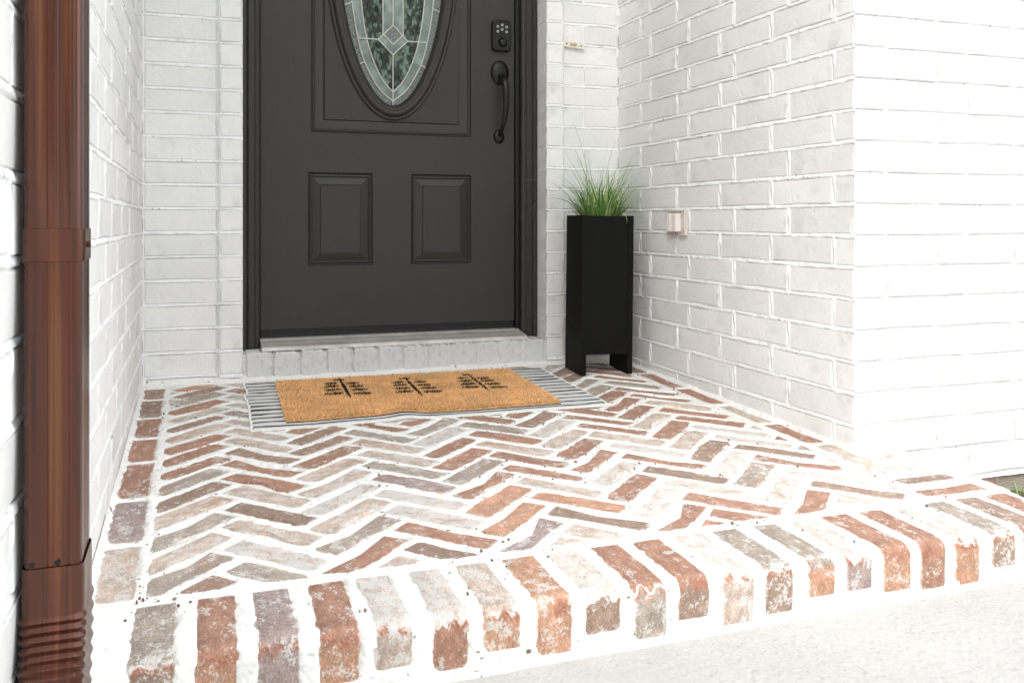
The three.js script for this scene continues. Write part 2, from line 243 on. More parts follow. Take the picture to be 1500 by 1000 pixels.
  const pickMat = (t) => brickMats[t][Math.floor(r() * 4)];
  const randTone = () => 'RRRBBGPPPWWMO'[Math.floor(r() * 13)];
  // surface coordinates (x, v = -z): x to the right, v towards the door, height up
  function lay(P, len, dir, tone, name = 'brick') { // P in (x, z)
    const Q = ccw(P.map(([x, z]) => [x, -z])), c = Q.reduce((a, p) => [a[0] + p[0] / Q.length, a[1] + p[1] / Q.length], [0, 0]), flip = r() < .5 ? 1 : -1;
    polys.push(Q);
    const L = Q.map((p) => [p[0] - c[0], p[1] - c[1]]), dx = dir[0] * flip, dy = -dir[1] * flip;
    const g = polyGeo(L, .04, .004, r, (x, y) => [clamp((x * dx + y * dy) / len + .5, .01, .99), clamp((-x * dy + y * dx) / .056 + .5, .02, .98)], .0022);
    g.rotateX(-Math.PI / 2);
    const m = part(name, g, pickMat(tone), porch); m.position.set(c[0], (r() - .5) * .0022, -c[1] - ZP); m.rotation.set((r() - .5) * .012, 0, (r() - .5) * .012);
  }
  const W = .0697, L = .2081, TH = .8133, e1 = [Math.cos(TH), Math.sin(TH)], b1 = [-Math.sin(TH), Math.cos(TH)], hl = .0985, hw = .0269;
  const field = [[1, 0, -1.566], [-1, 0, .085], [0, 1, .035], [0, -1, -1.592]];
  for (let m = -4; m < 9; m++) for (let n = -26; n < 26; n++) for (let k = 0; k < 2; k++) {
    let cx = -1.36 + m * L * (e1[0] - b1[0]) + n * W * (e1[0] + b1[0]), cz = 1.1818 + m * L * (e1[1] - b1[1]) + n * W * (e1[1] + b1[1]);
    if (k) { cx += e1[0] * (L + W) / 2 + b1[0] * (W - L) / 2; cz += e1[1] * (L + W) / 2 + b1[1] * (W - L) / 2; }
    if (cx < -1.8 || cx > .15 || cz < -.1 || cz > 1.8) continue;
    const a = (r() - .5) * .05, d0 = k ? b1 : e1, d = [d0[0] * Math.cos(a) - d0[1] * Math.sin(a), d0[0] * Math.sin(a) + d0[1] * Math.cos(a)], p = [-d[1], d[0]];
    cx += (r() - .5) * .008; cz += (r() - .5) * .008;
    const l = hl + (r() - .5) * .007, w = hw + (r() - .5) * .005;
    let P = [[-1, -1], [1, -1], [1, 1], [-1, 1]].map(([i, j]) => [cx + i * l * d[0] + j * w * p[0], cz + i * l * d[1] + j * w * p[1]]);
    for (const f of field) if (P.length > 2) P = clip(P, f[0], f[1], f[2]);
    if (P.length < 3 || area(P) < .0009) continue;
    let best = .045, tone = randTone();
    for (const q of PICK) { const D = Math.hypot(q.x - cx, q.z - cz); if (D < best) { best = D; tone = q.t; } }
    // drop slivers' needle corners
    P = P.filter((q, i) => { const s = P[(i + 1) % P.length]; return Math.hypot(q[0] - s[0], q[1] - s[1]) > .006; });
    if (P.length > 2) lay(P, .195, d, tone);
  }
  const rect = (x0, x1, z0, z1, k = .004) => [[x0, z0], [x1, z0], [x1, z1], [x0, z1]].map(([x, z]) => [x + (r() - .5) * k, z + (r() - .5) * k]);
  const bl = [.05, .215, .445, .652, .86, 1.12, 1.36, 1.6], bt = 'BBRRRMPP';
  for (let i = 0; i < bl.length - 1; i++) lay(rect(-1.641, -1.579, bl[i] + .009, bl[i + 1] - .009), .22, [0, 1], bt[i]);
  const br = [.04, .27, .52, .755, .985, 1.195, 1.42], rt = 'BRRPRP';
  for (let i = 0; i < br.length - 1; i++) lay(rect(-.062, -.012, br[i] + .01, br[i + 1] - .01), .22, [0, 1], rt[i]);
  for (const [x0, x1, z, t] of [[-.08, .1, 1.335, 'W'], [-.085, .1, 1.415, 'W'], [-.07, .085, 1.495, 'B'], [-.085, .08, 1.573, 'R']]) lay(rect(x0, x1, z - .021, z + .021), .2, [1, 0], t);
  // rowlock front edge: each brick bends over the arris
  const FT = 'GRMRWWPOWRRWGGWRRWGBRP', FB = 'BOMOPROOBGBPBOMOROBRRM', R = .022, HB = -.104;
  const arc = (s) => { // distance from the row's back end along the profile -> point (z, y) and outward normal
    const a = ZE - R - ZB, q = R * Math.PI / 2; if (s < a) return [ZB + s, 0, 0, 1]; if (s < a + q) { const t = (s - a) / R; return [ZE - R + R * Math.sin(t), -R + R * Math.cos(t), Math.sin(t), Math.cos(t)]; } return [ZE, -R - (s - a - q), 1, 0]; };
  const sArris = ZE - R - ZB + R * Math.PI / 4;
  const mate = {};
  FT.split('').forEach((t, i) => {
    const x = -1.548 + i * .0806 + (r() - .5) * .006, w = .0302 + (r() - .5) * .005, sk = (r() - .5) * .008, s1 = .25 - r() * .025;
    if (x + w > XR) return;
    const g0 = (s) => sk * (s / .26 - .5), pos = [], uv = [], idx = [], ss = [0, .004, .05, .1, .138, .145, .153, .161, .169, .177, .21, s1 - .004, s1];
    ss.forEach((s, j) => { const q = arc(s), sink = j === 0 || j === ss.length - 1 ? -.012 : 0, wob = (r() - .5) * .003;
      for (const [o, h] of [[-w, -.03], [-w, -.004], [-w + .004, 0], [w - .004, 0], [w, -.004], [w, -.03]]) { const H = h + sink + (h === 0 ? (r() - .5) * .0012 : 0); pos.push(x + o + g0(s) + wob, q[1] + q[3] * H, q[0] + q[2] * H - ZP); uv.push(clamp(s / .27, .01, .99), clamp((o + w) / (2 * w), .02, .98)); } });
    for (let j = 0; j < ss.length - 1; j++) for (let k = 0; k < 5; k++) { const a = j * 6 + k, b = a + 6; idx.push(a, b, a + 1, b, b + 1, a + 1); }
    const g = crease(geoFrom(pos, idx, uv), .8);
    const key = t + FB[i]; if (!mate[key]) { mate[key] = edgeMat(t, FB[i], i); }
    part('edge_brick', g, mate[key], porch);
    polys.push(ccw([[x - w + g0(0), -ZB], [x + w + g0(0), -ZB], [x + w + g0(s1), -(ZB + s1)], [x - w + g0(s1), -(ZB + s1)]]));
  });
  function edgeMat(t, f, i) { // top tone, then a broken pale edge, then the tone of the front face
    const A = TONES[t], B = TONES[f], s = i * 7.7 + 3, cut = sArris / .27;
    const map = texOf(256, 80, (x, y) => { const u = x / 256, q = y / 80, n = fbm(u * 9 + s, q * 4, 4), c1 = cut + .03 + (n - .5) * .14, k = u > c1 ? 1 : 0, T = k ? B : A;
      const m = 1 + .28 * (fbm(u * 14 + s, q * 6, 4) - .5) + .18 * (vn(u * 90 + s, q * 34) - .5); let c = T[0].map((a) => a * m);
      const ed = sst(.06, .0, Math.abs(u - c1)); c = c.map((a, j) => lerp(a, [.72, .5, .4][j] * m, ed * sst(.4, .6, fbm(u * 6 + s * 2, q * 3 + 5, 2))));
      const l1 = fbm(u * 17 + s * 2, q * 4.5 + 31, 4), l2 = vn(u * 110 + s, q * 26 + 7); let w = sst(.64 - T[1] * .42, .8 - T[1] * .36, l1 * .7 + l2 * .3) * .92;
      w = Math.max(w, sst(.84, .92, vn(u * 150 + s, q * 34)) * .8 * (k ? 1 : .5)); if (i % 3 !== 1) w = Math.max(w, sst(.022, .006, Math.abs(u - c1 + .02)) * sst(.35, .5, fbm(u * 5 + s, q * 5 + 2, 2)));
      const e = Math.min(x * .7, (255 - x) * .55, y, 79 - y) / 12; w = Math.max(w, sst(.75, .25, e + l2 * .5) * .8 * sst(.36, .56, l1 + .1));
      return c.map((a, j) => lerp(a, [.93, .915, .89][j], w * .92)); });
    return std({ map, bumpMap: paintBump, bumpScale: .005, roughness: .93 });
  }
  // trowelled lime mortar: one sheet over the top and down the front, standing proud of the brick edges
  const A = ZE - R - ZB, Q = R * Math.PI / 2, END = A + Q + (-R - HB) + .012, vs = [...range(-ZB - END, -ZB - A - Q, .004), ...range(-ZB - A - Q, -ZB - A, .0035).slice(1), ...range(-ZB - A, -.002, .004).slice(1)];
  const g = sheetGeo(range(XL + .001, XR, .004), vs, polys, (x, v, h) => {
    const z = -v; if (z <= ZB) return [x, h, z - ZP];
    const q = arc(z - ZB), edge = x > XR - .012 ? (x - (XR - .012)) / .012 : 0; return [x, q[1] + q[3] * (h - edge * edge * .01), q[0] + q[2] * (h - edge * edge * .01) - ZP];
  }, (x, v, d) => {
    const n = fbm(x * 75 + 5, v * 75, 4) - .5, n2 = fbm(x * 13, v * 13 + 8, 3) - .5, n3 = fbm(x * 4 + 3, v * 4, 2) - .5;
    const t = sst(-.003, .005, d - .002 + n * .02 + n2 * .011 + n3 * .004);
    const z = -v, fil = Math.max(0, .02 - (x - XL)) * .55 + (z < .03 ? (.03 - z) * .5 : 0) + (x > -.016 && x < .01 && z < 1.28 ? (x + .016) * .5 : 0);
    return lerp(.0014 + n * .0042 + n2 * .006 + fil, -.006 + n2 * .001, t);
  }, .014);
  part('mortar', g, floorMortarMat, porch);
  { // crumbs of old mortar and brick caught along the joints
    const near = hashPolys(polys), cr = rng(31337), gm = new THREE.IcosahedronGeometry(1, 0), im = new THREE.InstancedMesh(gm, std({ color: 0xffffff, roughness: 1 }), 420), m = new THREE.Matrix4(), col = new THREE.Color(); let k = 0;
    for (let t = 0; t < 60000 && k < 420; t++) { const x = XL + .03 + cr() * 1.6, z = .04 + cr() * 1.7, d = near(x, -z); if (d > -.0005 || d < -.011 || fbm(x * 5, z * 5, 2) < .5) continue;
      const a = .0008 + cr() * cr() * .0028; m.compose(new THREE.Vector3(x, .0025 + a * .3, z - ZP), new THREE.Quaternion().setFromEuler(new THREE.Euler(cr() * 6, cr() * 6, cr() * 6)), new THREE.Vector3(a * (1 + cr()), a * .7, a * (1 + cr() * .6))); im.setMatrixAt(k, m); const v = .5 + cr() * .9; col.setRGB(.2 * v, .145 * v, .1 * v); im.setColorAt(k++, col); }
    im.count = k; im.name = 'joint_crumbs'; im.userData = { kind: 'stuff' }; im.castShadow = im.receiveShadow = true; porch.add(im); }
  part('slab_core', box(XL + .001, XR - .004, -.3, -.014, .002 - ZP, ZE - .014 - ZP), floorMortarMat, porch);
}

// ---------- ground in front ----------
{
  const GY = -.112, g = new THREE.PlaneGeometry(14, 7, 200, 100); g.rotateX(-Math.PI / 2);
  const p = g.attributes.position, uv = g.attributes.uv; for (let i = 0; i < p.count; i++) { const x = p.getX(i), z = p.getZ(i); p.setY(i, (fbm(x * 6, z * 6, 3) - .5) * .004); uv.setXY(i, x, z); } g.computeVertexNormals();
  const side = structure('sidewalk', g, concreteMat, 'pale exposed concrete walk in front of the brick step', 'sidewalk'); side.position.set(0, GY, 5.26);  // extended far beyond view so the pale concrete bounces light into the recess
  side.scale.set(1, 1, 1);
  const s = new THREE.PlaneGeometry(3, .7, 120, 40); s.rotateX(-Math.PI / 2); const q = s.attributes.position, su = s.attributes.uv;
  for (let i = 0; i < q.count; i++) { const x = q.getX(i), z = q.getZ(i); q.setY(i, (fbm(x * 22, z * 22, 4) - .5) * .04); su.setXY(i, x * 2, z * 2); } s.computeVertexNormals();
  const bed = structure('soil_bed', s, soilMat, 'strip of dry brown soil below the white wall', 'soil'); bed.position.set(1.615, -.158, 1.56);
  const lawnMap = texOf(512, 512, (x, y) => { const u = x / 512, v = y / 512, k = .7 + .6 * wrapN(u, v, 60, 601, 3) - .3 + .3 * (wrapN(u, v, 6, 607, 3) - .5); return [.3 * k, .4 * k, .17 * k]; });
  const lawn = structure('lawn', new THREE.PlaneGeometry(120, 120).rotateX(-Math.PI / 2), std({ map: lawnMap, roughness: 1 }), 'green lawn in front of the house', 'lawn');
  const lu = lawn.geometry.attributes.uv; for (let i = 0; i < lu.count; i++) lu.setXY(i, lu.getX(i) * 80, lu.getY(i) * 80);
  lawn.position.set(0, -.2, 0);
  // weeds at the foot of the wall
  const wm = std({ color: 0x6f9a4a, roughness: .6, side: THREE.DoubleSide });
  for (const [x, z, n, h, label] of [[.482, 1.312, 7, .06, 'small green weed on the soil close to the step'], [.522, 1.345, 9, .05, 'low green weed tuft on the soil under the white wall']]) { const r = rng(x * 1000), gs = []; for (let i = 0; i < n; i++) gs.push(blade(h * (.5 + r() * .6), .006, r() * 6.28, .5 + r() * .6, .1, r)); const w = part(numbered('weed'), mergeGeometries(gs), wm, scene); w.position.set(x, -.157, z); w.userData = { label, category: 'weed', group: 'weeds on the soil strip' }; }
  // dry leaf litter lying on the soil
  const r = rng(707), lg = []; for (let i = 0; i < 260; i++) { const b = new THREE.PlaneGeometry(.008 + r() * .018, .004 + r() * .008); b.rotateX(-Math.PI / 2 + (r() - .5)); b.rotateY(r() * 6.28); b.translate(.16 + r() * .9, -.145 + r() * .012, 1.30 + r() * .35); lg.push(b); }
  const lit = part('leaf_litter', mergeGeometries(lg), std({ color: 0xb39873, roughness: 1, side: THREE.DoubleSide }), scene); lit.userData = { kind: 'stuff', label: 'dry tan leaf bits scattered over the soil strip', category: 'leaf litter' };
}
// tapered, bending blade rooted at the origin
function blade(h, w, az, lean, curl, r, seg = 6) {
  const pos = [], idx = [], uv = [], ca = Math.cos(az), sa = Math.sin(az); let x = 0, y = 0, a = lean * .35;
  const tw = (r() - .5) * 1.5;
  for (let i = 0; i <= seg; i++) { const t = i / seg, ww = w * (1 - t * t * .95) * (.75 + .25 * Math.min(1, t * 4)) / 2, px = -sa * Math.cos(tw) , pz = ca * Math.cos(tw), py = Math.sin(tw) * .3;
    pos.push(ca * x + px * ww, y + py * ww, sa * x + pz * ww, ca * x - px * ww, y - py * ww, sa * x - pz * ww); uv.push(0, t, 1, t); x += Math.sin(a) * h / seg; y += Math.cos(a) * h / seg; a += (lean * .65 + curl * t * 2) / seg * 1.6; }
  for (let i = 0; i < seg; i++) { const k = i * 2; idx.push(k, k + 1, k + 2, k + 1, k + 3, k + 2); }
  return geoFrom(pos, idx, uv);
}
// ---------- front door ----------
const DX0 = -1.284, DX1 = -.37, DY0 = .186, DY1 = 2.2, DZ = -.12, CX = -.827, CY = 1.56;
function rectLoft(x0, x1, y0, y1, prof, cap = true, uvs = 1) { // nested rectangles: prof = [inset, height]
  const pos = [], idx = [], uv = [];
  const ringAt = ([d, z]) => { const b = pos.length / 3; for (const [x, y] of [[x0 + d, y0 + d], [x1 - d, y0 + d], [x1 - d, y1 - d], [x0 + d, y1 - d]]) { pos.push(x, y, z); uv.push(x * uvs, y * uvs); } return b; };
  let prev = null; for (const p of prof) { const b = ringAt(p); if (prev !== null) for (let i = 0; i < 4; i++) { const j = (i + 1) % 4; idx.push(prev + i, prev + j, b + i, prev + j, b + j, b + i); } prev = b; }
  if (cap) idx.push(prev, prev + 1, prev + 2, prev, prev + 2, prev + 3);
  return crease(geoFrom(pos, idx, uv), .2);
}
const uvXY = (g) => { const p = g.attributes.position, u = g.attributes.uv; for (let i = 0; i < p.count; i++) u.setXY(i, p.getX(i), p.getY(i)); return g; };
const rectPath = (x0, x1, y0, y1) => { const s = new THREE.Path(); s.moveTo(x0, y0); s.lineTo(x0, y1); s.lineTo(x1, y1); s.lineTo(x1, y0); s.closePath(); return s; };
const door = thing('front_door', 'charcoal black panelled front door with an oval leaded glass window', 'door', [0, 0, 0]);
{
  const s = new THREE.Shape(); s.moveTo(DX0, DY0); s.lineTo(DX1, DY0); s.lineTo(DX1, DY1); s.lineTo(DX0, DY1); s.closePath();
  const U = [-1.116, -.538, .862, 2.11], P1 = [-1.126, -.901, .4, .724], P2 = [-.763, -.538, .4, .724];
  for (const p of [U, P1, P2]) s.holes.push(rectPath(...p));
  const g = uvXY(new THREE.ExtrudeGeometry(s, { depth: .03, bevelEnabled: false })); g.translate(0, 0, DZ - .03);
  part('door_leaf', g, doorMat, door);
  const prof = [[0, 0], [.003, -.006], [.007, -.0075], [.008, -.003], [.012, -.0015], [.0135, -.0075], [.016, -.0085], [.041, -.0015], [.043, -.0022], [.0445, .0005]];
  for (const p of [P1, P2]) part('raised_panel', rectLoft(...p, prof.map(([d, z]) => [d, z + DZ])), doorMat, door);
  part('upper_moulding', rectLoft(...U, [[0, 0], [.003, -.005], [.006, -.005], [.008, .001], [.011, .001], [.014, -.003], [.04, -.006], [.046, -.008], [.0475, -.003]].map(([d, z]) => [d, z + DZ]), false), doorMat, door);
  const f = new THREE.Shape(); f.moveTo(U[0] + .0475, U[2] + .0475); f.lineTo(U[1] - .0475, U[2] + .0475); f.lineTo(U[1] - .0475, U[3] - .0475); f.lineTo(U[0] + .0475, U[3] - .0475); f.closePath();
  const AO = .232, BO = .632; const hole = new THREE.Path(); hole.absellipse(CX, CY, AO - .01, BO - .01, 0, Math.PI * 2, true); f.holes.push(hole);
  const fg = uvXY(new THREE.ExtrudeGeometry(f, { depth: .02, bevelEnabled: false, curveSegments: 64 })); fg.translate(0, 0, DZ - .023); part('upper_panel', fg, doorMat, door);
  // weather strip along the bottom edge
  part('door_sweep', box(DX0 + .002, DX1 - .002, .156, DY0 - .0005, DZ - .03, DZ - .006), rubber, door);
  part('door_sweep_lip', box(DX0 + .002, DX1 - .002, .158, .172, DZ - .0055, DZ - .001), rubber, door);
  // oval window: moulded ring, lead cames, panes
  const oval = new THREE.Group(); oval.name = 'oval_window'; oval.position.set(CX, CY, DZ); door.add(oval);
  { const prof = [[-.007, -.003], [-.006, .004], [-.001, .0065], [.003, .0035], [.006, .0045], [.008, .012], [.016, .0175], [.022, .014], [.025, .0145], [.03, .018], [.037, .014], [.041, .007], [.044, .007], [.047, -.004], [.047, -.02]], pos = [], idx = [], uv = [], N = 160;
    const A = .238, B = .64; for (let i = 0; i <= N; i++) { const t = i / N * Math.PI * 2, c = Math.cos(t), s = Math.sin(t), nx = c / A, ny = s / B, l = Math.hypot(nx, ny); for (const [d, z] of prof) { pos.push(A * c - nx / l * d, B * s - ny / l * d, z); uv.push(i * .02, d); } }
    const M = prof.length; for (let i = 0; i < N; i++) for (let j = 0; j < M - 1; j++) { const a = i * M + j, b = a + M; idx.push(a, b, a + 1, b, b + 1, a + 1); }
    part('oval_moulding', geoFrom(pos, idx, uv), doorMat, oval); }
  const GA = .1925, GB = .5945;
  const glassBump = texOf(512, 512, (x, y) => { const u = x / 512, v = y / 512, b = .7 * wrapN(u, (v * .5) % 1, 26, 801, 2) + .3 * wrapN(u, v, 60, 805, 2); return [b, b, b]; }, false), seedBump = texOf(256, 256, (x, y) => { const b = wrapN(x / 256, y / 256, 40, 821, 2); return [b, b, b]; }, false);
  glassBump.repeat.set(5, 3); seedBump.repeat.set(7, 7);
  const gl = (o) => new THREE.MeshPhysicalMaterial({ metalness: 0, transmission: .8, thickness: 0, ior: 1.52, roughness: .08, ...o });
  const rippled = gl({ map: texOf(256, 256, (x, y) => { const t = wrapN(x / 256, (y / 512) % 1, 22, 841, 2), s = .35 + .75 * sst(.3, .8, t); return [.62 * s, .76 * s, .65 * s]; }, true, 5), bumpMap: glassBump, bumpScale: .012, roughness: .12, transmission: .58, specularIntensity: 1 }), granite = gl({ map: texOf(256, 256, (x, y) => { const s = .75 + .5 * (wrapN(x / 256, y / 256, 48, 861, 2) - .3); return [.7 * s, .74 * s, .71 * s]; }, true, 6), bumpMap: seedBump, bumpScale: .005, roughness: .3, transmission: .32 }), bevel = gl({ map: texOf(256, 256, (x, y) => { const s = .8 + .5 * (wrapN(x / 256, y / 256, 7, 871, 3) - .4); return [.72 * s, .79 * s, .75 * s]; }, true, 4), roughness: .12, transmission: .4, bumpMap: glassBump, bumpScale: .0015 });  // rippled map paints the sparkle of sky reflections as light and dark streaks
  const lead = std({ color: 0xd6d3ca, metalness: .6, roughness: .35 });
  // half-width of the two lead curves at height y (relative to the centre), mirrored top and bottom
  const OUT = [[0, .157], [.218, .148], [.359, .1257], [.4385, .1036], [.522, .0595], [.551, .034], [.577, 0]], INN = [[0, .124], [.218, .1147], [.355, .0948], [.43, .0728], [.496, .0419], [.523, .022], [.544, 0]];
  const mk = (T) => { const c = new THREE.CatmullRomCurve3(T.map(([y, x]) => new THREE.Vector3(x, -y, 0))); return c.getPoints(40); };
  const inn = mk(INN), out = mk(OUT), gEdge = Array.from({ length: 41 }, (_, i) => { const t = i / 40 * Math.PI / 2; return new THREE.Vector3(GA * Math.cos(t), -GB * Math.sin(t), 0); });
  const came = (pts, w = .0026) => { const c = pts.length > 2 ? new THREE.CatmullRomCurve3(pts) : new THREE.LineCurve3(pts[0], pts[1]); const g = new THREE.TubeGeometry(c, pts.length > 2 ? 48 : 2, w, 6); g.scale(1, 1, 1.2); return g; };
  const v3 = (x, y) => new THREE.Vector3(x, y, 0), cams = [], ZG = -.009;
  const panes = [];
  const shape = (pts, mat, z) => panes.push([pts, mat, z]);
  const at = (P, y) => { for (let i = 1; i < P.length; i++) if (P[i].y <= y) { const t = (y - P[i - 1].y) / (P[i].y - P[i - 1].y); return lerp(P[i - 1].x, P[i].x, t); } return 0; };
  const cutP = (P, y0, y1) => [v3(at(P, y0), y0), ...P.filter((p) => p.y < y0 - 1e-4 && p.y > y1 + 1e-4), ...(y1 > P[P.length - 1].y ? [v3(at(P, y1), y1)] : [P[P.length - 1].clone()])];
  const D = { top: -.306, mid: -.36, bot: -.412, hx: .0535, ix: .0345, iy: -.341, ib: -.375 };
  for (const sx of [-1, 1]) for (const sy of [-1, 1]) {
    const T = (p) => v3(p.x * sx, p.y * -sy * -1 * (sy > 0 ? 1 : 1), 0); // lower half as written, upper half mirrored
    const m = (pts) => pts.map((p) => v3(p.x * sx, sy < 0 ? p.y : -p.y));
    cams.push(came(m(inn)), came(m(out)));
    cams.push(came(m([v3(at(inn, D.mid), D.mid), v3(D.hx, D.mid)])), came(m([v3(at(inn, D.mid), D.mid), v3(at(out, D.mid), D.mid)])));
    cams.push(came(m([v3(D.hx, D.mid), v3(0, D.bot)])), came(m([v3(D.hx, D.mid), v3(0, D.top)])), came(m([v3(D.ix, D.iy), v3(0, D.ib)])), came(m([v3(.0365, 0), v3(.0365, -.342)])));
    for (const y of [-.235, -.442]) { const k = y / GB, ge = GA * Math.sqrt(1 - k * k); cams.push(came(m([v3(at(out, y), y), v3(ge, y - .014)]))); }
    // panes of this quarter
    const ys = [0, -.235, -.442, -.594];
    for (let i = 0; i < 3; i++) { const a = cutP(gEdge, ys[i] || -1e-6, Math.max(ys[i + 1], -.5944)), b = cutP(out, ys[i] || -1e-6, Math.max(ys[i + 1], -.5769)); shape(m([...a, ...b.reverse()]), granite, ZG - .001); }
    for (const [a, b] of [[-1e-6, D.mid], [D.mid, -.577]]) shape(m([...cutP(out, a, b), ...cutP(inn, a, Math.max(b, -.5439)).reverse()]), bevel, ZG);
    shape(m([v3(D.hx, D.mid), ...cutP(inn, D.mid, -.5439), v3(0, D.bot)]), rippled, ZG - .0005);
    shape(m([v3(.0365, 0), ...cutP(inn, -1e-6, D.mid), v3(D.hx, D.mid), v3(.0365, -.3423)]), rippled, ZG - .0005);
    shape(m([v3(0, 0), v3(.0365, 0), v3(.0365, -.3425), v3(0, D.top)]), bevel, ZG);
    shape(m([v3(D.hx, D.mid), v3(0, D.bot), v3(0, D.ib), v3(D.ix, D.iy)]), bevel, ZG);
    shape(m([v3(0, D.top), v3(D.ix, D.iy), v3(0, D.ib)]), granite, ZG);
  }
  cams.push(came([v3(0, D.top), v3(0, -D.top)]), came([v3(0, D.bot), v3(0, -GB)]), came([v3(0, -D.bot), v3(0, GB)]));
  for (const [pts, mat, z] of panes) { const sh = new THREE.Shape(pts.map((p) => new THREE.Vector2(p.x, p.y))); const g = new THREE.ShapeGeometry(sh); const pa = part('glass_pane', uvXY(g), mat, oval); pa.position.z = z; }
  for (const g of cams) { const c = part('lead_came', g, lead, oval); c.position.z = ZG + .0015; }
  // keypad deadbolt
  const lock = new THREE.Group(); lock.name = 'keypad_lock'; lock.position.set(-.424, 1.241, DZ); door.add(lock);
  const rr = (w, h, q) => { const s = new THREE.Shape(); s.moveTo(-w / 2 + q, -h / 2); s.quadraticCurveTo(0, -h / 2 - .004, w / 2 - q, -h / 2); s.quadraticCurveTo(w / 2, -h / 2, w / 2, -h / 2 + q); s.lineTo(w / 2, h / 2 - q); s.quadraticCurveTo(w / 2, h / 2, w / 2 - q, h / 2); s.quadraticCurveTo(0, h / 2 + .004, -w / 2 + q, h / 2); s.quadraticCurveTo(-w / 2, h / 2, -w / 2, h / 2 - q); s.lineTo(-w / 2, -h / 2 + q); s.quadraticCurveTo(-w / 2, -h / 2, -w / 2 + q, -h / 2); return s; };
  part('keypad_plate', new THREE.ExtrudeGeometry(rr(.064, .104, .008), { depth: .014, bevelEnabled: true, bevelSize: .004, bevelThickness: .005, bevelSegments: 3 }), blackMetal, lock);
  const btn = std({ color: 0x9d9d98, roughness: .4 }), ringG = new THREE.TorusGeometry(.0042, .0012, 8, 20), dotG = new THREE.CylinderGeometry(.0036, .004, .003, 16).rotateX(Math.PI / 2);
  for (const [x, y] of [[-.017, .031], [0, .038], [.017, .031], [-.017, .013], [0, .021], [.017, .013]]) { const b = part('key_button', mergeGeometries([ringG.clone().translate(0, 0, .001), dotG.clone()]), btn, lock); b.position.set(x, y, .0195); }
  const kc = new THREE.LatheGeometry([[0, .03], [.01, .03], [.0115, .028], [.0135, .0275], [.016, .02], [.0185, .0185], [.0205, .0175]].map(([a, b]) => new THREE.Vector2(a, b)), 32).rotateX(Math.PI / 2); const cyl = part('key_cylinder', kc, blackMetal, lock); cyl.position.set(.002, -.027, 0);
  part('keyhole', box(-.001, .001, -.006, .006, .0296, .0305), rubber, lock).position.set(.002, -.027, 0);
  // handle set
  const hs = new THREE.Group(); hs.name = 'handle_set'; hs.position.set(-.427, 0, DZ); door.add(hs);
  const dome = (a, b, h) => { const g = new THREE.LatheGeometry([[0, h], [.5, h * .96], [.72, h * .82], [.8, h * .62], [.84, h * .6], [.93, h * .45], [1, h * .15], [1, 0]].map(([q, y]) => new THREE.Vector2(q, y)), 40).rotateX(Math.PI / 2); g.scale(a, b, 1); g.computeVertexNormals(); return g; };
  const rose = part('upper_rose', dome(.0355, .0455, .014), blackMetal, hs); rose.position.set(0, 1.105, 0);
  const low = part('lower_rose', dome(.0215, .026, .011), blackMetal, hs); low.position.set(-.003, .868, 0);
  const cv = new THREE.CatmullRomCurve3([[0, 1.088, .008], [.001, 1.083, .035], [.004, 1.062, .052], [.006, 1.02, .058], [.005, .96, .054], [.001, .91, .04], [-.003, .885, .024], [-.003, .872, .01], [-.003, .868, .004]].map((p) => new THREE.Vector3(...p)));
  { const N = 48, K = 12, pos = [], idx = [], fr = cv.computeFrenetFrames(N, false); for (let i = 0; i <= N; i++) { const t = i / N, p = cv.getPointAt(t), w = lerp(.0125, .0065, sst(.1, .95, t)) + .002 * Math.sin(t * 3.1), d = w * .75; for (let k = 0; k < K; k++) { const a = k / K * 6.2832; pos.push(p.x + Math.cos(a) * w, p.y + fr.normals[i].y * 0 + Math.sin(a) * d * (fr.tangents[i].z), p.z + Math.sin(a) * d * Math.abs(fr.tangents[i].y) ); } }
    for (let i = 0; i < N; i++) for (let k = 0; k < K; k++) { const a = i * K + k, b = i * K + (k + 1) % K; idx.push(a, a + K, b, b, a + K, b + K); } part('grip', geoFrom(pos, idx), blackMetal, hs); }
  const th = new THREE.SphereGeometry(.011, 16, 10); th.scale(1, .8, .9); part('thumb_latch', th, blackMetal, hs).position.set(0, 1.094, .018);
}
